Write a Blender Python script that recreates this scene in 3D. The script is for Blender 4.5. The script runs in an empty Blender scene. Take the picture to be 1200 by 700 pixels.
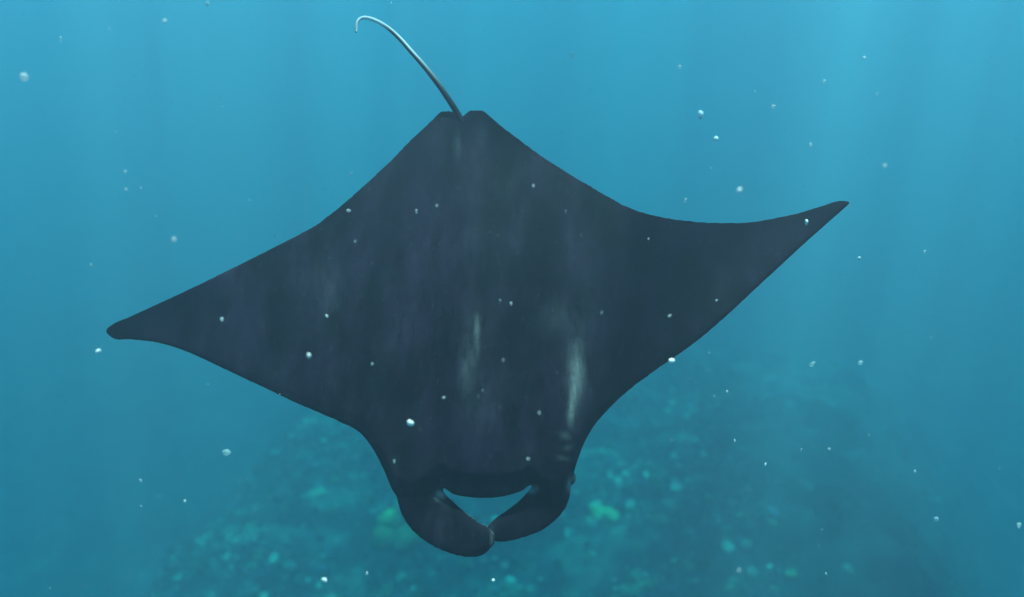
import bpy, bmesh, math, random
import numpy as np
from mathutils import Vector, Matrix

random.seed(7)
rng = np.random.default_rng(7)
scene = bpy.context.scene
C = scene.collection

# ------------------------------------------------------------------ camera
PITCH = math.radians(30.0)
FPX = 942.0                                   # focal length in pixels of a 1200 px wide frame
cam_d = bpy.data.cameras.new('camera')
cam_d.sensor_width = 36.0
cam_d.lens = FPX / 1200.0 * 36.0
cam_d.clip_start = 0.02
cam_d.clip_end = 1000.0
cam = bpy.data.objects.new('camera', cam_d)
cam.location = (0, 0, 0)
cam.rotation_euler = (math.pi / 2 - PITCH, 0, 0)
C.objects.link(cam)
scene.camera = cam
cam_d.dof.use_dof = True
cam_d.dof.focus_distance = 3.4
cam_d.dof.aperture_fstop = 0.95

# ------------------------------------------------------------------ light
SUN_EL = math.radians(75.0)
SUN_AZ = math.radians(15.0)                   # measured from +Y towards +X
sun_dir = Vector((math.sin(SUN_AZ) * math.cos(SUN_EL), math.cos(SUN_AZ) * math.cos(SUN_EL), math.sin(SUN_EL)))
world = bpy.data.worlds.new('World')
scene.world = world
world.use_nodes = True
wn = world.node_tree
wn.nodes.clear()
sky = wn.nodes.new('ShaderNodeTexSky')
sky.sky_type = 'NISHITA'
sky.sun_disc = False
sky.sun_elevation = SUN_EL
sky.sun_rotation = SUN_AZ
bg = wn.nodes.new('ShaderNodeBackground')
bg.inputs['Strength'].default_value = 0.12
wo = wn.nodes.new('ShaderNodeOutputWorld')
wn.links.new(sky.outputs[0], bg.inputs[0])
wn.links.new(bg.outputs[0], wo.inputs[0])
sl = bpy.data.lights.new('sun', 'SUN')
sl.energy = 4.5
sl.angle = math.radians(0.5)
sl.color = (1.0, 0.96, 0.9)
sun = bpy.data.objects.new('sun', sl)
sun.rotation_euler = sun_dir.to_track_quat('Z', 'Y').to_euler()
sun.location = sun_dir * 30
C.objects.link(sun)

# ------------------------------------------------------------------ render settings
scene.render.engine = 'CYCLES'
cy = scene.cycles
cy.use_denoising = True
cy.max_bounces = 8
cy.diffuse_bounces = 2
cy.glossy_bounces = 2
cy.transparent_max_bounces = 8
cy.volume_bounces = 2
cy.sample_clamp_indirect = 4.0
vs = scene.view_settings
vs.view_transform = 'Standard'
vs.look = 'None'
vs.gamma = 1.0
vs.exposure = 1.55

# ------------------------------------------------------------------ helpers
SIG_S = np.array([0.0205, 0.0236, 0.0285])       # scattering of the sea water, per metre
SIG_A = np.array([0.125, 0.0134, 0.0076])       # absorption
DENS = 0.4

Fv = Vector((0, math.cos(PITCH), -math.sin(PITCH)))
Rv = Vector((1, 0, 0))
Uv = Vector((0, math.sin(PITCH), math.cos(PITCH)))


def ray(px, py):
    return Fv + Rv * ((px - 600) / FPX) - Uv * ((py - 350) / FPX)


def tag(o, label=None, cat=None, group=None, kind=None):
    if label: o['label'] = label
    if cat: o['category'] = cat
    if group: o['group'] = group
    if kind: o['kind'] = kind
    return o


def link_mesh(name, verts, faces, mat, parent=None, smooth=True):
    me = bpy.data.meshes.new(name)
    me.from_pydata([tuple(v) for v in verts], [], [tuple(f) for f in faces])
    me.update()
    if smooth:
        me.polygons.foreach_set('use_smooth', [True] * len(me.polygons))
    if mat: me.materials.append(mat)
    o = bpy.data.objects.new(name, me)
    C.objects.link(o)
    if parent: o.parent = parent
    return o


def hash2(ix, iy, seed):
    h = (ix.astype(np.int64) * 374761393 + iy.astype(np.int64) * 668265263 + seed * 974711) & 0xFFFFFFFF
    h = ((h ^ (h >> 13)) * 1274126177) & 0xFFFFFFFF
    h = h ^ (h >> 16)
    return (h & 0xFFFFFF) / float(0xFFFFFF)


def vnoise(x, y, seed=0):
    x = np.asarray(x, float); y = np.asarray(y, float)
    ix = np.floor(x); iy = np.floor(y)
    fx = x - ix; fy = y - iy
    fx = fx * fx * (3 - 2 * fx); fy = fy * fy * (3 - 2 * fy)
    a = hash2(ix, iy, seed); b = hash2(ix + 1, iy, seed)
    c = hash2(ix, iy + 1, seed); d = hash2(ix + 1, iy + 1, seed)
    return (a * (1 - fx) + b * fx) * (1 - fy) + (c * (1 - fx) + d * fx) * fy


def fbm(x, y, oct=4, seed=0):
    s = 0; a = 0.5; f = 1.0
    for k in range(oct):
        s = s + a * (vnoise(x * f + 17.3 * k, y * f - 9.1 * k, seed + k) - 0.5)
        a *= 0.5; f *= 2.03
    return s


def sstep(a, b, x):
    t = np.clip((x - a) / (b - a), 0, 1)
    return t * t * (3 - 2 * t)


def new_mat(name):
    m = bpy.data.materials.new(name)
    m.use_nodes = True
    nt = m.node_tree
    return m, nt, nt.nodes['Principled BSDF']


# ------------------------------------------------------------------ seabed
RS = 1.6                                       # overall scale of the reef


def plateau(x, y):
    """1 on top of the reef, 0 on the deep floor around it"""
    x = x / RS; y = y / RS
    wob = 2.6 * fbm(x * 0.13, y * 0.13, 3, 40) * 2
    left = sstep(-12.0, -3.0, x + wob + 0.10 * (y - 10))
    right = 1 - sstep(5.0, 13.5, x - wob * 0.5 - 0.45 * (y - 9.5))
    far = 1 - sstep(12.0, 32.0, y + wob * 1.2 + 0.02 * x * x - 0.15 * x)
    return left * right * far


def ground_z(x, y):
    p = plateau(x, y)
    z = -31.0 + p * 13.2
    rough = 0.25 + 0.75 * p
    z = z + 3.4 * np.exp(-((x / RS - 5.0) / 3.0) ** 2 - ((y / RS - 8.2) / 3.6) ** 2)     # a rocky hump on the flank, raised nearer so haze lightens it less
    z = z + 2.6 * fbm(x * 0.16 + 3, y * 0.16, 3, 1) * rough
    z = z + 1.7 * fbm(x * 0.55, y * 0.55, 4, 11) * rough
    z = z + 0.55 * fbm(x * 1.9, y * 1.9, 3, 23) * p
    return z


def axis(lo, hi, dense_lo, dense_hi, step):
    a = list(np.arange(dense_lo, dense_hi + 1e-6, step))
    s = step; v = dense_hi
    while v < hi:
        s *= 1.25; v += s; a.append(v)
    s = step; v = dense_lo
    while v > lo:
        s *= 1.25; v -= s; a.insert(0, v)
    return np.array(a)


gx = axis(-95, 95, -24, 28, 0.18)
gy = axis(-60, 95, 7, 46, 0.18)
GX, GY = np.meshgrid(gx, gy)
GZ = ground_z(GX, GY)
nx, ny = len(gx), len(gy)
verts = np.stack([GX.ravel(), GY.ravel(), GZ.ravel()], 1)
ii = (np.arange(ny - 1)[:, None] * nx + np.arange(nx - 1)[None, :]).ravel()
faces = np.stack([ii, ii + 1, ii + nx + 1, ii + nx], 1)

m_sea, nt, b = new_mat('reef_rock')
tc = nt.nodes.new('ShaderNodeTexCoord')
n1 = nt.nodes.new('ShaderNodeTexNoise'); n1.inputs['Scale'].default_value = 0.9; n1.inputs['Detail'].default_value = 8; n1.inputs['Roughness'].default_value = 0.65
n2 = nt.nodes.new('ShaderNodeTexNoise'); n2.inputs['Scale'].default_value = 4.5; n2.inputs['Detail'].default_value = 6
r1 = nt.nodes.new('ShaderNodeValToRGB')
e = r1.color_ramp.elements
e[0].position = 0.36; e[0].color = (0.030, 0.030, 0.034, 1)
e[1].position = 0.66; e[1].color = (0.14, 0.12, 0.10, 1)
k = e.new(0.5); k.color = (0.060, 0.052, 0.050, 1)
mx = nt.nodes.new('ShaderNodeMix'); mx.data_type = 'RGBA'; mx.blend_type = 'OVERLAY'; mx.inputs[0].default_value = 0.7
nt.links.new(tc.outputs['Object'], n1.inputs['Vector'])
nt.links.new(tc.outputs['Object'], n2.inputs['Vector'])
nt.links.new(n1.outputs['Fac'], r1.inputs['Fac'])
nt.links.new(r1.outputs['Color'], mx.inputs[6])
nt.links.new(n2.outputs['Color'], mx.inputs[7])
da = nt.nodes.new('ShaderNodeAttribute'); da.attribute_name = 'flank_shade'
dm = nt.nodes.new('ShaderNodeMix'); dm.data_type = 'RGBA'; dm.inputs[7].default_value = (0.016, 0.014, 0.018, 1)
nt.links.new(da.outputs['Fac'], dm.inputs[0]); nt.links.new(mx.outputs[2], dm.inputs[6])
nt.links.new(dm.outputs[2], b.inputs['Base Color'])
b.inputs['Roughness'].default_value = 0.95
b.inputs['Specular IOR Level'].default_value = 0.1
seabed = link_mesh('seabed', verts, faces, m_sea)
hump = 1.15 * np.exp(-((GX / RS - 5.8) / 3.4) ** 4 - ((GY / RS - 10.0) / 5.5) ** 4).ravel() * (0.8 + 0.8 * fbm(GX.ravel() * 0.7, GY.ravel() * 0.7, 3, 300))  # shade painted into the rock colour over the right flank
ha = seabed.data.color_attributes.new('flank_shade', 'FLOAT_COLOR', 'POINT')
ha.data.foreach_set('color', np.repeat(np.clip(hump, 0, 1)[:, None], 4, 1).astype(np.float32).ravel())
tag(seabed, 'rocky reef plateau and deep seabed fading into blue water', kind='structure')

# ------------------------------------------------------------------ corals
m_cor, nt, b = new_mat('coral')
at = nt.nodes.new('ShaderNodeAttribute'); at.attribute_name = 'tint'
tc = nt.nodes.new('ShaderNodeTexCoord')
n1 = nt.nodes.new('ShaderNodeTexNoise'); n1.inputs['Scale'].default_value = 9; n1.inputs['Detail'].default_value = 5
mr = nt.nodes.new('ShaderNodeMapRange'); mr.inputs[1].default_value = 0.3; mr.inputs[2].default_value = 0.7; mr.inputs[3].default_value = 0.55; mr.inputs[4].default_value = 1.4
mu = nt.nodes.new('ShaderNodeMix'); mu.data_type = 'RGBA'; mu.blend_type = 'MULTIPLY'; mu.inputs[0].default_value = 1
nt.links.new(tc.outputs['Object'], n1.inputs['Vector'])
nt.links.new(n1.outputs['Fac'], mr.inputs[0])
nt.links.new(at.outputs['Color'], mu.inputs[6])
nt.links.new(mr.outputs[0], mu.inputs[7])
nt.links.new(mu.outputs[2], b.inputs['Base Color'])
b.inputs['Roughness'].default_value = 0.9
b.inputs['Specular IOR Level'].default_value = 0.15


def ico(sub):
    bm = bmesh.new()
    bmesh.ops.create_icosphere(bm, subdivisions=sub, radius=1)
    v = np.array([x.co[:] for x in bm.verts]); f = np.array([[q.index for q in p.verts] for p in bm.faces])
    bm.free()
    return v, f


def lump(sub, seed):
    """a knobbly boulder coral"""
    v, f = ico(sub)
    r = 1 + 0.75 * fbm(v[:, 0] * 1.9 + seed, v[:, 1] * 1.9 + v[:, 2] * 2.3, 3, seed) + 0.35 * fbm(v[:, 2] * 4 + seed, v[:, 0] * 4 - v[:, 1] * 3, 2, seed + 5)
    v = v * r[:, None]
    v[:, 2] *= 0.72
    return v, f


def branch(seed, n=8):
    """a staghorn-like bush: thin tapered prongs fanning from one foot"""
    rs = np.random.default_rng(seed)
    V = []; F = []
    for k in range(n):
        th = rs.uniform(0, 6.283); ph = rs.uniform(0.1, 1.15)
        d = np.array([math.sin(ph) * math.cos(th), math.sin(ph) * math.sin(th), math.cos(ph)])
        L = rs.uniform(0.7, 1.25)
        a = np.cross(d, [0.3, 0.5, 0.81]); a /= np.linalg.norm(a); c = np.cross(d, a)
        base = len(V)
        for (t, rad) in ((0.0, 0.13), (0.6, 0.10), (1.0, 0.04)):
            bend = np.array([0, 0, 0.25 * t * t])
            for j in range(4):
                an = j * math.pi / 2
                V.append(d * L * t + bend + rad * (math.cos(an) * a + math.sin(an) * c))
        for q in range(2):
            for j in range(4):
                p0 = base + q * 4 + j; p1 = base + q * 4 + (j + 1) % 4
                F.append((p0, p1, p1 + 4)); F.append((p0, p1 + 4, p0 + 4))
        F.append((base + 8, base + 9, base + 10)); F.append((base + 8, base + 10, base + 11))
    return np.array(V), np.array(F)


def plate(seed):
    """a table coral: a ragged disc on a short stalk"""
    rs = np.random.default_rng(seed)
    n = 14
    rad = 1 + 0.3 * rs.standard_normal(n).clip(-1, 1)
    V = [[0, 0, 0.42], [0, 0, 0.30]]
    for j in range(n):
        an = j * 6.28318 / n
        V.append([rad[j] * math.cos(an), rad[j] * math.sin(an), 0.52 + 0.08 * rs.standard_normal()])
    for j in range(n):
        an = j * 6.28318 / n
        V.append([0.22 * math.cos(an), 0.22 * math.sin(an), 0.2])
    for j in range(n):
        an = j * 6.28318 / n
        V.append([0.3 * math.cos(an), 0.3 * math.sin(an), -0.4])
    F = []
    for j in range(n):
        k = (j + 1) % n
        F.append((0, 2 + j, 2 + k))
        F += [(2 + j, 2 + n + j, 2 + n + k), (2 + j, 2 + n + k, 2 + k)]
        F += [(2 + n + j, 2 + 2 * n + j, 2 + 2 * n + k), (2 + n + j, 2 + 2 * n + k, 2 + n + k)]
    return np.array(V), np.array(F)


lumps = [lump(2, s) for s in range(9)]
small_lumps = [lump(1, s) for s in range(9)]
branches = [branch(s) for s in range(6)]
plates = [plate(s) for s in range(5)]
TINTS = np.array([(0.20, 0.15, 0.11), (0.12, 0.09, 0.075), (0.26, 0.22, 0.19), (0.14, 0.17, 0.09), (0.10, 0.08, 0.11),
                  (0.36, 0.34, 0.29), (0.18, 0.11, 0.16), (0.07, 0.06, 0.055), (0.20, 0.22, 0.12), (0.08, 0.07, 0.07), (0.10, 0.08, 0.08)])


def xf(v, s, rz, tilt, pos):
    m = Matrix.Rotation(rz, 3, 'Z') @ Matrix.Rotation(tilt, 3, 'X')
    return (v * np.asarray(s)) @ np.array(m).T + np.asarray(pos)


PV = []; PF = []; PC = []; off = 0
N = 17000
cx = rng.uniform(-20, 25, N * 3); cyy = rng.uniform(8, 40, N * 3)
pl = plateau(cx, cyy)
clump = fbm(cx * 0.45, cyy * 0.45, 3, 77) + 0.5
# denser cover on the middle of the reef, barer rock towards its right flank, where shade is painted in
bare = sstep(2.6, 5.6, cx / RS - 0.18 * (cyy / RS - 10))
keep = (rng.uniform(0, 1, N * 3) < pl * (0.25 + 1.2 * sstep(0.38, 0.62, clump)) * (1 - 0.95 * bare))
cx, cyy, clump, bare = cx[keep][:N], cyy[keep][:N], clump[keep][:N], bare[keep][:N]
cz = ground_z(cx, cyy)
tint_n = fbm(cx * 0.8, cyy * 0.8, 2, 99)
for i in range(len(cx)):
    q = rng.uniform()
    s = 0.055 + 0.17 * rng.uniform() ** 3.5
    if q < 0.55:
        v, f = small_lumps[rng.integers(len(lumps))]; sc = (s, s * rng.uniform(.7, 1.2), s * rng.uniform(.6, 1.2)); lift = 0.2 * s
    elif q < 0.96:
        v, f = branches[rng.integers(len(branches))]; sc = (s * 1.25,) * 3; lift = -0.1 * s
    else:
        v, f = plates[rng.integers(len(plates))]; sc = (s * 1.1, s * 1.1, s * 1.0); lift = 0.2 * s
    w = xf(v, sc, rng.uniform(0, 6.28), rng.normal(0, .2), (cx[i], cyy[i], cz[i] + lift))
    t = TINTS[rng.integers(len(TINTS))] * rng.uniform(0.45, 0.72) * (1.0 + 1.5 * tint_n[i])
    if rng.uniform() < 0.22 * (1 - bare[i]) ** 2: t = np.array((0.30, 0.29, 0.23)) * rng.uniform(0.5, 1.15)      # pale or bleached heads
    t = t * (1 - 0.55 * bare[i])  # the flank's painted shade darkens the coral tints too
    PV.append(w); PF.append(f + off); off += len(v)
    PC.append(np.tile(np.append(t.clip(0.02, 0.65), 1.0), (len(v), 1)))
PV = np.concatenate(PV); PF = np.concatenate(PF); PC = np.concatenate(PC)


def set_tint(o, cols):
    a = o.data.color_attributes.new('tint', 'FLOAT_COLOR', 'POINT')
    a.data.foreach_set('color', np.ascontiguousarray(cols, dtype=np.float32).ravel())


cover = link_mesh('coral_cover', PV, PF, m_cor, smooth=False)
set_tint(cover, PC)
tag(cover, 'mixed low coral growth carpeting the reef below the manta', 'coral', kind='stuff')


def ground_at(px, py):
    d = ray(px, py)
    t = 8.0
    while t < 60:
        p = d * t
        if p.z <= float(ground_z(p.x, p.y)): break
        t += 0.05
    return d * t


def colony(px, py, size, kind, tint, label):
    p = ground_at(px, py)
    rs = np.random.default_rng(int(px * 7 + py))
    V = []; F = []; n = 0
    k = 9 if kind != 'plate' else 4
    for j in range(k):
        if kind == 'lump': v, f = lumps[rs.integers(len(lumps))]
        elif kind == 'branch': v, f = branches[rs.integers(len(branches))]
        else: v, f = plates[rs.integers(len(plates))]
        r = size * (0.0 if j == 0 else rs.uniform(0.35, 0.95)); an = rs.uniform(0, 6.28)
        s = size * (0.62 if j == 0 else rs.uniform(0.25, 0.5))
        x = p.x + r * math.cos(an); y = p.y + r * math.sin(an)
        V.append(xf(v, (s, s, s * 0.9), rs.uniform(0, 6.28), rs.normal(0, .2), (x, y, float(ground_z(x, y)) + 0.25 * s)) - np.array(p))
        F.append(f + n); n += len(v)
    o = link_mesh('coral_colony', np.concatenate(V), np.concatenate(F), m_cor, smooth=(kind == 'lump'))
    o.location = p
    set_tint(o, np.tile(np.array(tuple(0.62 * q for q in tint) + (1.0,)), (n, 1)) * np.repeat(rs.uniform(.8, 1.2, (n, 1)), 4, 1))
    tag(o, label, 'coral', 'larger coral colonies on the reef')


colony(478, 632, 0.84, 'lump', (0.30, 0.46, 0.16), 'bright green coral mound showing beside the larger curled head lobe')
colony(232, 668, 0.39, 'branch', (0.26, 0.42, 0.17), 'small green branching coral alone at the outer edge of the reef')
colony(705, 604, 0.43, 'lump', (0.24, 0.40, 0.18), 'small green lumpy coral just past the cheek with the pale streak')
colony(792, 598, 0.39, 'branch', (0.42, 0.42, 0.28), 'pale bushy coral between the green lumpy coral and the shade-painted rock')
colony(735, 694, 0.35, 'lump', (0.32, 0.40, 0.24), 'pale green rounded coral low on the reef by the shade-painted rock')
colony(405, 690, 0.39, 'branch', (0.38, 0.40, 0.28), 'pale branching coral under the green mound')
colony(365, 585, 0.39, 'lump', (0.30, 0.36, 0.24), 'greyish rounded coral where the reef drops into open blue water')
colony(800, 520, 0.43, 'lump', (0.40, 0.42, 0.30), 'pale lumpy coral on the far rim of the reef under the manta\'s wing')

# ------------------------------------------------------------------ manta ray
D0 = 3.5
TILT = math.radians(20)
Nn = (-Fv * math.cos(TILT) + Uv * math.sin(TILT)).normalized()
Hd = (-Uv * math.cos(TILT) - Fv * math.sin(TILT)).normalized()
P0 = ray(565, 370) * D0
LX = Hd.cross(Nn)
M_local = Matrix((LX, Hd, Nn)).transposed()           # columns = local axes
M_inv = M_local.inverted()


def P(px, py, h):
    """point at height h above the manta's mid plane, in the manta's own axes"""
    d = ray(px, py)
    t = (P0.dot(Nn) + h * D0 / 5.0) / d.dot(Nn)
    return M_inv @ (d * t - P0)


def interp(pts):
    xs = np.array([p[0] for p in pts], float); ys = np.array([p[1] for p in pts], float)
    # monotone-ish cubic (Catmull-Rom tangents)
    m = np.gradient(ys, xs)
    def f(x):
        x = np.clip(x, xs[0], xs[-1])
        i = np.clip(np.searchsorted(xs, x) - 1, 0, len(xs) - 2)
        h = xs[i + 1] - xs[i]; t = (x - xs[i]) / h
        return ((2 * t**3 - 3 * t**2 + 1) * ys[i] + (t**3 - 2 * t**2 + t) * h * m[i]
                + (-2 * t**3 + 3 * t**2) * ys[i + 1] + (t**3 - t**2) * h * m[i + 1])
    return f


trail = interp([(124, 386), (132, 380), (150, 372), (200, 349), (250, 325), (300, 300), (345, 277), (375, 260), (400, 240), (430, 214),
                (460, 185), (490, 155), (508, 138), (512, 134), (515, 131), (522, 130), (531, 131), (537, 135), (541, 137), (545, 133), (549, 130),
                (558, 129), (567, 130), (572, 134), (585, 145), (610, 164), (640, 186), (670, 205), (700, 223), (735, 242), (770, 253), (810, 259),
                (850, 261), (890, 259), (930, 251), (965, 241), (985, 235), (996, 236)])
lead = interp([(124, 390), (132, 397), (150, 398), (185, 402), (215, 411), (250, 427), (290, 446), (330, 465), (370, 483), (400, 496),
               (425, 511), (440, 532), (450, 552), (460, 576), (470, 586), (490, 590), (508, 576), (516, 571), (530, 579), (550, 583), (572, 584), (595, 581),
               (613, 575), (623, 569), (632, 580), (650, 588), (662, 580), (669, 568), (674, 550), (682, 526), (692, 506), (710, 484), (735, 460), (765, 437), (800, 413),
               (840, 381), (880, 344), (920, 307), (955, 275), (985, 248), (996, 238)])
trail_s = interp([(124, 386), (150, 372), (250, 325), (345, 277), (400, 240), (460, 185), (505, 142), (542, 124), (580, 140), (640, 186), (700, 223), (770, 253), (850, 261), (930, 251), (996, 236)])
lead_s = interp([(124, 390), (150, 398), (215, 411), (290, 446), (370, 483), (415, 506), (440, 540), (470, 578), (510, 590), (570, 592), (630, 586), (662, 570), (682, 530), (710, 484), (765, 437), (840, 381), (920, 307), (996, 238)])
cols = np.concatenate([np.linspace(124.5, 150, 7)[:-1], np.linspace(150, 430, 40)[:-1], np.linspace(430, 700, 91)[:-1],
                       np.linspace(700, 965, 38)[:-1], np.linspace(965, 995.5, 8)])
NS = 56


def camber(px):
    l = np.clip((565 - px) / 440.0, 0, 1.1); r = np.clip((px - 565) / 430.0, 0, 1.1)
    return -0.30 * l**2 + 0.02 * l + 0.34 * r**2.2 - 0.05 * r


def tmax(px):
    a = abs(px - 568) / 436.0
    return 0.010 + 0.055 * (1 - min(a, 1)) ** 1.25 + 0.15 * math.exp(-(a / 0.21) ** 2)


def naca(u):
    return (0.2969 * math.sqrt(u) - 0.126 * u - 0.3516 * u**2 + 0.2843 * u**3 - 0.1015 * u**4) / 0.1


verts = []; faces = []
top = np.zeros((len(cols), NS + 1), int); bot = np.zeros_like(top)
for i, px in enumerate(cols):
    nick = 1.6 * float(fbm(np.array(px * 0.045), np.array(0.5), 3, 400)), 1.6 * float(fbm(np.array(px * 0.045), np.array(9.5), 3, 410))
    y0 = float(trail(px)) + nick[0]; y1 = float(lead(px)) + nick[1] * (1 if abs(px - 568) > 120 else 0.3)
    tm = tmax(px); c0 = float(camber(px))
    for j in range(NS + 1):
        s = 0.5 - 0.5 * math.cos(math.pi * j / NS)
        py = y0 + (y1 - y0) * s
        u = 1 - s
        y0s = min(float(trail_s(px)), y0); y1s = max(float(lead_s(px)), y1)
        us = 1 - (py - y0s) / (y1s - y0s)
        ef = math.sqrt(min(1.0, s / 0.05)) * math.sqrt(min(1.0, u / 0.06))
        th = tm * (naca(us) if us > 0 else 0) * 0.97 * ef + 0.010 * math.sqrt(min(1.0, s / 0.015, u / 0.015))
        # shoulder ridges either side of the head, sunken centre line, spine ridge towards the tail
        g = lambda a, b_, sx, sy: math.exp(-((px - a) / sx) ** 2 - ((py - b_) / sy) ** 2)
        rel = 0.035 * g(548, 430, 26, 95) + 0.045 * g(664, 455, 22, 85) - 0.03 * g(605, 470, 40, 80)
        rel += 0.012 * g(550, 250, 16, 110) * (1 if s > 0.03 else 0)
        ed = min(1, 4 * s * (1 - s) * 3)
        edge = j in (0, NS)
        verts.append(P(px, py, c0 + (0 if edge else th * 1.0 + rel * ed)))
        top[i, j] = len(verts) - 1
        if edge:
            bot[i, j] = top[i, j]
        else:
            verts.append(P(px, py, c0 - th * 0.8)); bot[i, j] = len(verts) - 1
for i in range(len(cols) - 1):
    for j in range(NS):
        faces.append((top[i, j], top[i + 1, j], top[i + 1, j + 1], top[i, j + 1]))
        faces.append((bot[i, j], bot[i, j + 1], bot[i + 1, j + 1], bot[i + 1, j]))
for i, fl in ((0, 1), (len(cols) - 1, -1)):
    for j in range(NS):
        q = [top[i, j], top[i, j + 1], bot[i, j + 1], bot[i, j]]
        q = list(dict.fromkeys(q))
        if len(q) > 2: faces.append(tuple(q if fl > 0 else q[::-1]))


def loft(path, nseg=18, samples=22):
    """path rows: px, py, half width in px, height, half thickness in metres"""
    path = np.array(path, float)
    tt = np.linspace(0, len(path) - 1, samples)
    fs = [interp(list(zip(range(len(path)), path[:, k]))) for k in range(5)]
    rows = np.array([[float(f(t)) for f in fs] for t in tt])
    base = len(verts)
    for a in range(samples):
        p = rows[a]
        q = rows[min(a + 1, samples - 1)] - rows[max(a - 1, 0)]
        d = np.array([q[0], q[1]]); d /= np.linalg.norm(d) + 1e-9
        nrm = np.array([-d[1], d[0]])
        for j in range(nseg):
            an = 2 * math.pi * j / nseg
            o = nrm * math.cos(an) * max(p[2], 0.5)
            verts.append(P(p[0] + o[0], p[1] + o[1], p[3] + math.sin(an) * max(p[4], 0.004)))
    for a in range(samples - 1):
        for j in range(nseg):
            k = (j + 1) % nseg
            faces.append((base + a * nseg + j, base + a * nseg + k, base + (a + 1) * nseg + k, base + (a + 1) * nseg + j))
    faces.append(tuple(base + j for j in reversed(range(nseg))))
    faces.append(tuple(base + (samples - 1) * nseg + j for j in range(nseg)))


n_disc = len(verts)
loft([(487, 540, 27, -0.02, .07), (490, 572, 27, -0.03, .07), (499, 596, 29, -0.03, .045), (517, 613, 29, -0.01, .032), (538, 626, 26, 0.02, .026), (556, 632, 22, 0.04, .024), (569, 632, 17, 0.05, .022), (580, 632, 6, 0.05, .012)])
loft([(650, 535, 22, -0.02, .07), (648, 562, 22, -0.04, .07), (643, 583, 24, -0.05, .045), (626, 601, 23, -0.06, .032), (607, 612, 20, -0.05, .026), (592, 619, 17, -0.03, .024), (580, 623, 13, -0.02, .03), (570, 625, 6, -0.02, .012)])
raw = link_mesh('raw_body', verts, faces, None)
bm = bmesh.new(); bm.from_mesh(raw.data)
bmesh.ops.recalc_face_normals(bm, faces=bm.faces)
bm.to_mesh(raw.data); bm.free()
rm = raw.modifiers.new('union', 'REMESH'); rm.mode = 'VOXEL'; rm.voxel_size = 0.006; rm.use_smooth_shade = True
sm = raw.modifiers.new('smooth', 'SMOOTH'); sm.factor = 0.5; sm.iterations = 6
dg = bpy.context.evaluated_depsgraph_get()
me = bpy.data.meshes.new_from_object(raw.evaluated_get(dg))
bpy.data.objects.remove(raw)

# the tail: a whip that leaves the notch between the pelvic fins
tail = [(548, 158, 4.4, -0.05), (543, 146, 4.0, -0.005), (536, 133, 3.7, 0.03), (526, 117, 3.5, 0.07), (513, 98, 3.4, 0.12), (498, 79, 3.1, 0.17), (483, 62, 2.8, 0.22),
        (467, 44, 2.6, 0.26), (452, 31, 2.4, 0.28), (437, 23, 2.2, 0.29), (426, 21, 2.0, 0.29), (419.5, 25, 1.8, 0.29), (417.5, 34, 1.5, 0.28), (417.3, 38, 1.0, 0.28)]
tv = []; tf = []
tp = np.array(tail, float)
fs = [interp(list(zip(range(len(tp)), tp[:, k]))) for k in range(4)]
TS = 70; TN = 12
pts = []
for t in np.linspace(0, len(tp) - 1, TS):
    a, b_, w_, h_ = [float(f(t)) for f in fs]
    pts.append((P(a, b_, h_), w_ * D0 * 1.08 / FPX))
for a in range(TS):
    d = (pts[min(a + 1, TS - 1)][0] - pts[max(a - 1, 0)][0]).normalized()
    n1_ = d.cross(Vector((0.2, 0.1, 1))).normalized(); n2_ = d.cross(n1_)
    for j in range(TN):
        an = 2 * math.pi * j / TN
        tv.append(pts[a][0] + (n1_ * math.cos(an) + n2_ * math.sin(an)) * pts[a][1])
for a in range(TS - 1):
    for j in range(TN):
        k = (j + 1) % TN
        tf.append((a * TN + j, a * TN + k, (a + 1) * TN + k, (a + 1) * TN + j))
tf.append(tuple(reversed(range(TN)))); tf.append(tuple((TS - 1) * TN + j for j in range(TN)))
bm = bmesh.new(); bm.from_mesh(me)
nbody = len(bm.verts)
vv = [bm.verts.new(v) for v in tv]
newf = [bm.faces.new([vv[q] for q in f]) for f in tf]
bmesh.ops.recalc_face_normals(bm, faces=newf)
for f in bm.faces: f.smooth = True
bm.to_mesh(me); bm.free()

# skin colours, stored on the vertices: R = pale marks, G = ventral white, B = painted light on the tail
nv = len(me.vertices)
co = np.empty(nv * 3, np.float32); me.vertices.foreach_get('co', co); co = co.reshape(-1, 3)
nr = np.empty(nv * 3, np.float32); me.vertex_normals.foreach_get('vector', nr); nr = nr.reshape(-1, 3)
Mw = np.array(M_local); wp = co @ Mw.T + np.array(P0)
dep = wp @ np.array(Fv)
qx = 600 + FPX * (wp @ np.array(Rv)) / dep
qy = 350 - FPX * (wp @ np.array(Uv)) / dep


def G(a, b_, sx, sy, rot=0.0):
    c, s_ = math.cos(rot), math.sin(rot)
    dx, dy = qx - a, qy - b_
    u, v = c * dx + s_ * dy, -s_ * dx + c * dy
    return np.exp(-(u / sx) ** 2 - (v / sy) ** 2)


streak = 0.6 + 0.8 * vnoise(qx * 0.35, qy * 0.05, 5)
pale = 0.11 * G(672, 455, 6.5, 30, -.05) * streak + 0.19 * G(669, 484, 3.8, 13) * streak + 0.16 * G(677, 428, 8, 30)
pale += 0.17 * G(559, 390, 3, 18) + 0.04 * G(548, 425, 9, 45) * streak + 0.018 * G(560, 470, 22, 40)
pale += 0.05 * G(536, 170, 4, 14) + 0.03 * G(566, 160, 6, 12)
pale += 0.07 * G(662, 511, 7, 4, .4) + 0.05 * G(665, 525, 6, 3.5, -.3) + 0.05 * G(660, 537, 8, 3, .2) + 0.55 * G(669, 572, 4, 8)
pale += 0.022 * G(385, 345, 12, 40) + 0.018 * G(655, 375, 30, 18) + 0.018 * G(690, 345, 12, 40)
pale += 0.025 * G(570, 574, 45, 8) + 0.45 * G(516, 580, 6, 5) + 0.5 * G(623, 574, 6, 4)
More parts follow.
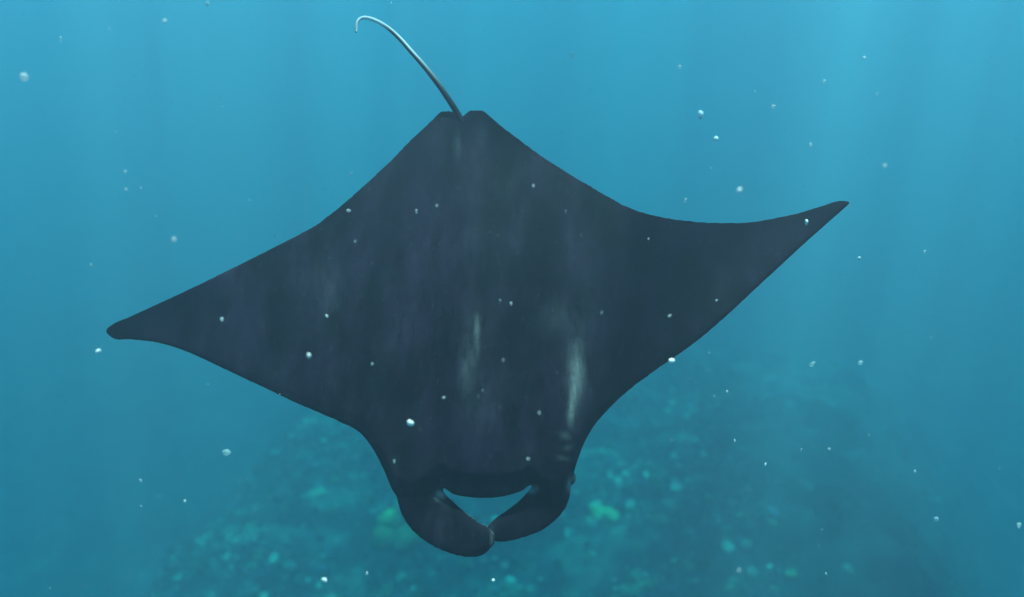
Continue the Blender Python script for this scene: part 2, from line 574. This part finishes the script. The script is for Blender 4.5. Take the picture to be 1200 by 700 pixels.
pale += 0.08 * (G(576, 632, 1.6, 13)) * (qx < 582)
# faint wear and scratches all over the back
pale += 0.006 * sstep(-0.05, 0.30, fbm(qx * 0.035 + 0.01 * qy, qy * 0.018, 3, 31)) + 0.005 * sstep(0.0, 0.3, fbm(qx * 0.22, qy * 0.05, 3, 32))
dors = sstep(-0.25, 0.15, nr[:, 2])
pale = pale * dors
is_tail = (np.arange(nv) >= nbody).astype(float)
vent = (1 - dors) * (1 - is_tail)
# tail: dark root, paler towards the tip, sunlit side painted pale
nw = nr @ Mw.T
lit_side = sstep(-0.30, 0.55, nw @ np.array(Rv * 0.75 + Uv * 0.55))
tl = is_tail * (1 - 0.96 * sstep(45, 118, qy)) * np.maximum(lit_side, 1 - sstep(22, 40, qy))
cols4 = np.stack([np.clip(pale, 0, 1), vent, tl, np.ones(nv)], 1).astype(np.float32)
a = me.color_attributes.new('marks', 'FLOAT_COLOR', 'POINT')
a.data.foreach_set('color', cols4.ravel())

m_skin, nt, b = new_mat('manta_skin')
at = nt.nodes.new('ShaderNodeAttribute'); at.attribute_name = 'marks'
sp = nt.nodes.new('ShaderNodeSeparateColor')
nt.links.new(at.outputs['Color'], sp.inputs[0])
tc = nt.nodes.new('ShaderNodeTexCoord')
mp = nt.nodes.new('ShaderNodeMapping'); mp.inputs['Scale'].default_value = (1.0, 0.45, 1.0)
n1 = nt.nodes.new('ShaderNodeTexNoise'); n1.inputs['Scale'].default_value = 5; n1.inputs['Detail'].default_value = 7; n1.inputs['Roughness'].default_value = 0.6
n2 = nt.nodes.new('ShaderNodeTexNoise'); n2.inputs['Scale'].default_value = 60; n2.inputs['Detail'].default_value = 3
nt.links.new(tc.outputs['Object'], mp.inputs[0])
nt.links.new(mp.outputs[0], n1.inputs['Vector'])
nt.links.new(tc.outputs['Object'], n2.inputs['Vector'])
r1 = nt.nodes.new('ShaderNodeValToRGB')
e = r1.color_ramp.elements
e[0].position = 0.40; e[0].color = (0.0012, 0.0006, 0.0022, 1)
e[1].position = 0.66; e[1].color = (0.0105, 0.0056, 0.0140, 1)
nt.links.new(n1.outputs['Fac'], r1.inputs['Fac'])


def mixc(fac, a_, col):
    m = nt.nodes.new('ShaderNodeMix'); m.data_type = 'RGBA'
    nt.links.new(fac, m.inputs[0]); nt.links.new(a_, m.inputs[6]); m.inputs[7].default_value = col
    return m.outputs[2]


n3 = nt.nodes.new('ShaderNodeTexNoise'); n3.inputs['Scale'].default_value = 16; n3.inputs['Detail'].default_value = 8; n3.inputs['Roughness'].default_value = 0.75
nt.links.new(mp.outputs[0], n3.inputs['Vector'])
m3 = nt.nodes.new('ShaderNodeMapRange'); m3.inputs[1].default_value = 0.36; m3.inputs[2].default_value = 0.62; m3.inputs[3].default_value = 0.25; m3.inputs[4].default_value = 1.35
nt.links.new(n3.outputs['Fac'], m3.inputs[0])
pf = nt.nodes.new('ShaderNodeMath'); pf.operation = 'MULTIPLY'
nt.links.new(sp.outputs[0], pf.inputs[0]); nt.links.new(m3.outputs[0], pf.inputs[1])
sk = nt.nodes.new('ShaderNodeMix'); sk.data_type = 'RGBA'; sk.blend_type = 'MULTIPLY'; sk.inputs[0].default_value = 0.75
nt.links.new(r1.outputs['Color'], sk.inputs[6]); nt.links.new(m3.outputs[0], sk.inputs[7])
c1 = mixc(pf.outputs[0], sk.outputs[2], (0.42, 0.44, 0.42, 1))
n4 = nt.nodes.new('ShaderNodeTexNoise'); n4.inputs['Scale'].default_value = 34; n4.inputs['Detail'].default_value = 2.5
mp4 = nt.nodes.new('ShaderNodeMapping'); mp4.inputs['Rotation'].default_value = (0, 0, 0.35); mp4.inputs['Scale'].default_value = (1.2, 0.8, 1.0)
nt.links.new(tc.outputs['Object'], mp4.inputs[0]); nt.links.new(mp4.outputs[0], n4.inputs['Vector'])
m4 = nt.nodes.new('ShaderNodeMapRange'); m4.inputs[1].default_value = 0.66; m4.inputs[2].default_value = 0.80; m4.inputs[3].default_value = 0.0; m4.inputs[4].default_value = 0.05
nt.links.new(n4.outputs['Fac'], m4.inputs[0])
c1 = mixc(m4.outputs[0], c1, (0.40, 0.40, 0.40, 1))        # small scars and scuffs
c2 = mixc(sp.outputs[1], c1, (0.55, 0.55, 0.53, 1))
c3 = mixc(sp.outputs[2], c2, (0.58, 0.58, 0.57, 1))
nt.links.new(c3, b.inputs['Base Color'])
b.inputs['Roughness'].default_value = 0.62
b.inputs['Specular IOR Level'].default_value = 0.02
bp = nt.nodes.new('ShaderNodeBump'); bp.inputs['Strength'].default_value = 0.25; bp.inputs['Distance'].default_value = 0.004
nt.links.new(n2.outputs['Fac'], bp.inputs['Height'])
nt.links.new(bp.outputs['Normal'], b.inputs['Normal'])
me.materials.append(m_skin)

manta = bpy.data.objects.new('manta_ray', None)
C.objects.link(manta)
manta.matrix_world = Matrix.Translation(P0) @ M_local.to_4x4()
tag(manta, 'dark manta ray with spread wings, curled head lobes and thin tail painted pale where sunlit', 'manta ray')
body = bpy.data.objects.new('body', me); C.objects.link(body); body.parent = manta

m_eye, nt, b = new_mat('eye')
n1 = nt.nodes.new('ShaderNodeTexNoise'); n1.inputs['Scale'].default_value = 40
r1 = nt.nodes.new('ShaderNodeValToRGB')
r1.color_ramp.elements[0].color = (0.006, 0.006, 0.008, 1); r1.color_ramp.elements[1].color = (0.03, 0.028, 0.026, 1)
nt.links.new(n1.outputs['Fac'], r1.inputs['Fac']); nt.links.new(r1.outputs['Color'], b.inputs['Base Color'])
b.inputs['Roughness'].default_value = 0.15
for (ex, ey) in ((464, 566), (668, 560)):
    v, f = ico(3)
    o = link_mesh('eye', v * np.array([0.024, 0.030, 0.024]), f, m_eye, manta)
    o.location = P(ex, ey, -0.03)

# ------------------------------------------------------------------ drifting specks
m_snow, nt, b = new_mat('drifting_flake')
n1 = nt.nodes.new('ShaderNodeTexNoise'); n1.inputs['Scale'].default_value = 120
r1 = nt.nodes.new('ShaderNodeValToRGB')
r1.color_ramp.elements[0].color = (0.62, 0.60, 0.60, 1); r1.color_ramp.elements[1].color = (0.85, 0.84, 0.82, 1)
nt.links.new(n1.outputs['Fac'], r1.inputs['Fac']); nt.links.new(r1.outputs['Color'], b.inputs['Base Color'])
b.inputs['Roughness'].default_value = 0.8

m_faint, nt, b = new_mat('faint_flake')
n1 = nt.nodes.new('ShaderNodeTexNoise'); n1.inputs['Scale'].default_value = 120
r1 = nt.nodes.new('ShaderNodeValToRGB')
r1.color_ramp.elements[0].color = (0.50, 0.49, 0.50, 1); r1.color_ramp.elements[1].color = (0.75, 0.74, 0.73, 1)
nt.links.new(n1.outputs['Fac'], r1.inputs['Fac']); nt.links.new(r1.outputs['Color'], b.inputs['Base Color'])
b.inputs['Roughness'].default_value = 1.0; b.inputs['Specular IOR Level'].default_value = 0.0
b.inputs['Alpha'].default_value = 0.33

flakes = []
for s in range(9):
    v, f = ico(1 if 3 <= s < 6 else 2)
    if s < 3 or s > 5: v[:, s % 3] = v[:, s % 3] * 1.5 + 0.5 * v[:, (s + 1) % 3] ** 2
    v = v * (1 + 0.8 * fbm(v[:, 0] * 2.2 + s, v[:, 1] * 2.2 + v[:, 2] * 1.7, 2, 60 + s))[:, None]
    m = bpy.data.meshes.new('flake'); m.from_pydata(v.tolist(), [], f.tolist()); m.materials.append(m_faint if s > 5 else m_snow)
    m.polygons.foreach_set('use_smooth', [True] * len(f))
    flakes.append((m, v, f))
OVER = 'pale speck drifting in front of the dark back of the manta'
OPEN = 'pale speck drifting in the open blue water around the manta'
REEF = 'pale speck drifting in front of the reef'
specks = [
    (28, 90, 2.2, 11, 'largest soft pinkish-white flake drifting alone in open water far from the tail'),
    (380, 680, 2.4, 8, 'brightest white flake drifting in front of the pale branching coral'),
    (787, 423, 2.6, 9, 'bright white flake right at the leading edge of the wing'),
    (362, 417, 2.2, 6.5, 'bright white flake over the middle of the lower wing'),
    (481, 496, 2.5, 9, 'broad dull flake over the back above the cheek of the manta'),
    (115, 412, 2.4, 6, 'bright speck just off the tip of the lower wing'),
    (866, 224, 2.0, 6, 'bright speck in open water above the hollow of the raised wing'),
    (803, 235, 2.6, 5, OPEN), (945, 261, 2.8, 6, 'small bright speck on the tip of the raised wing'),
    (797, 78, 3.0, 6, OPEN), (821, 135, 4.5, 8, OPEN), (839, 163, 4.5, 8, OPEN), (906, 125, 2.8, 5, OPEN), (950, 170, 2.8, 5, OPEN),
    (1013, 68, 2.6, 5, OPEN), (670, 65, 5.0, 8, OPEN), (1028, 110, 4.0, 5, OPEN), (193, 25, 2.2, 5, OPEN), (71, 46, 3.6, 6, OPEN), (147, 201, 2.5, 4.5, OPEN),
    (107, 311, 3.0, 5, OPEN), (412, 203, 4.5, 7, OPEN), (1007, 303, 3.6, 5, OPEN), (243, 5, 2.4, 4, OPEN),
    (265, 530, 4.0, 9, OPEN), (165, 563, 3.0, 6, OPEN), (148, 222, 2.5, 4, OPEN),
    (260, 374, 3.6, 6, OVER), (383, 370, 3.8, 7, OVER), (416, 283, 3.4, 5, OVER), (409, 247, 3.8, 6, OVER), (488, 248, 3.6, 5, OVER), (512, 241, 3.6, 5, OVER), (625, 218, 3.3, 5, OVER),
    (663, 248, 3.6, 4, OVER), (705, 367, 3.0, 4.5, OVER), (586, 352, 3.4, 4.5, OVER), (599, 356, 3.4, 5, OVER), (760, 280, 3.6, 4, OVER), (785, 370, 3.4, 5, OVER), (840, 352, 3.8, 4, OVER),
    (566, 458, 3.0, 4, OVER), (520, 466, 3.3, 4.5, OVER), (436, 427, 3.2, 4, OVER), (590, 422, 3.0, 4, OVER), (462, 541, 3.4, 4.5, OVER), (632, 484, 3.0, 4, OVER), (619, 538, 3.0, 4, OVER),
    (852, 459, 3.0, 5, REEF), (897, 544, 3.4, 5, REEF), (939, 527, 3.0, 4, REEF), (1072, 553, 3.0, 5, REEF), (1097, 609, 3.0, 6, REEF), (866, 669, 2.0, 5, REEF),
    (808, 447, 3.6, 5, REEF), (861, 516, 3.2, 5, REEF), (968, 672, 3.2, 5, REEF), (578, 680, 2.8, 5, REEF), (430, 672, 2.8, 5, REEF), (1194, 616, 3.0, 6, REEF), (787, 516, 4.0, 7, REEF), (952, 427, 4.0, 7, REEF), (1008, 425, 4.0, 7, REEF),
]
rs = random.Random(3)
for (px, py, dist, dia, lab) in specks:
    if lab == OVER: dist *= 0.74
    m = flakes[rs.randrange(3) + (6 if px in (28, 265, 165) or lab in (OVER, OPEN, REEF) and rs.random() < 0.84 else 0)][0]
    o = bpy.data.objects.new('drifting_flake', m); C.objects.link(o)
    o.location = ray(px, py) * dist
    r = 0.40 * dia * dist / FPX * (0.75 if lab == OVER else 0.85 if lab in (OPEN, REEF) else 1.0) * rs.uniform(0.75, 1.15)
    o.scale = (r * rs.uniform(.75, 1.1), r * rs.uniform(.75, 1.1), r * rs.uniform(.9, 1.35))
    o.rotation_euler = (rs.uniform(-.5, .5), rs.uniform(-.5, .5), rs.uniform(0, 6.28))
    g = {OPEN: 'specks drifting in open water', OVER: 'specks drifting before the manta', REEF: 'specks drifting before the reef'}.get(lab)
    tag(o, lab, 'flake', g or 'larger bright drifting flakes')

SV = []; SF = []; n = 0
for i in range(2600):
    p = Vector((rng.uniform(-7, 7), rng.uniform(0.8, 9.5), rng.uniform(-6.5, 1.0)))
    if p.length < 1.9: continue
    _, v, f = flakes[3 + rng.integers(3)]
    r = 0.0012 + 0.0060 * rng.uniform() ** 3.0
    SV.append(v * r + np.array(p)); SF.append(f + n); n += len(v)
snow = link_mesh('marine_snow', np.concatenate(SV), np.concatenate(SF), m_faint)
tag(snow, 'haze of tiny pale plankton specks suspended in the water', 'plankton', kind='stuff')

# ------------------------------------------------------------------ the sea water itself
TOPZ = 1.9
wx = axis(-110, 110, -14, 14, 0.25); wy = axis(-100, 140, -6, 26, 0.25)
WX, WY = np.meshgrid(wx, wy)
WZ = 1.55 + 0.16 * fbm(WX * 0.35, WY * 0.5, 3, 200) + 0.05 * fbm(WX * 1.6, WY * 2.2, 2, 210)
kx, ky = len(wx), len(wy)
ii = (np.arange(ky - 1)[:, None] * kx + np.arange(kx - 1)[None, :]).ravel()
mat_s = bpy.data.materials.new('water_surface_gobo'); mat_s.use_nodes = True
nt = mat_s.node_tree; nt.nodes.clear()
out = nt.nodes.new('ShaderNodeOutputMaterial')
tr = nt.nodes.new('ShaderNodeBsdfTransparent')
tc = nt.nodes.new('ShaderNodeTexCoord')
n0 = nt.nodes.new('ShaderNodeTexNoise'); n0.inputs['Scale'].default_value = 1.45; n0.inputs['Detail'].default_value = 2.0
n1 = nt.nodes.new('ShaderNodeTexNoise'); n1.inputs['Scale'].default_value = 0.42; n1.inputs['Detail'].default_value = 1.0
ad = nt.nodes.new('ShaderNodeMath'); ad.operation = 'ADD'
mr = nt.nodes.new('ShaderNodeMapRange'); mr.interpolation_type = 'SMOOTHSTEP'
mr.inputs[1].default_value = 0.92; mr.inputs[2].default_value = 1.14; mr.inputs[3].default_value = 0.10; mr.inputs[4].default_value = 1.0
nt.links.new(tc.outputs['Object'], n0.inputs['Vector']); nt.links.new(tc.outputs['Object'], n1.inputs['Vector'])
nt.links.new(n0.outputs['Fac'], ad.inputs[0]); nt.links.new(n1.outputs['Fac'], ad.inputs[1])
nt.links.new(ad.outputs[0], mr.inputs[0]); nt.links.new(mr.outputs[0], tr.inputs['Color'])  # added transparency pattern on the out-of-frame sheet, a gobo for light shafts
nt.links.new(tr.outputs[0], out.inputs['Surface'])
surf = link_mesh('water_surface_gobo', np.stack([WX.ravel(), WY.ravel(), WZ.ravel()], 1), np.stack([ii, ii + 1, ii + kx + 1, ii + kx], 1), mat_s)
tag(surf, 'unseen sea surface sheet overhead, patterned as a gobo to cast sunlight shafts', kind='structure')
bm = bmesh.new()
bmesh.ops.create_cube(bm, size=1)
for v in bm.verts:
    v.co = Vector((v.co.x * 240, v.co.y * 260 + 20, -38.0 if v.co.z < 0 else TOPZ))
me = bpy.data.meshes.new('haze'); bm.to_mesh(me); bm.free()
haze = bpy.data.objects.new('haze', me); C.objects.link(haze)
mw = bpy.data.materials.new('sea_water'); mw.use_nodes = True
nt = mw.node_tree; nt.nodes.clear()
out = nt.nodes.new('ShaderNodeOutputMaterial')
pv = nt.nodes.new('ShaderNodeVolumePrincipled')
alb = SIG_S / DENS
ab = (1 - (SIG_A / DENS) / (1 - alb)) ** 2
pv.inputs['Color'].default_value = (*alb, 1)
pv.inputs['Density'].default_value = DENS
pv.inputs['Anisotropy'].default_value = 0.5
pv.inputs['Absorption Color'].default_value = (*ab, 1)
nt.links.new(pv.outputs[0], out.inputs['Volume'])
me.materials.append(mw)
tag(haze, 'clear blue sea water filling the whole view', kind='stuff')
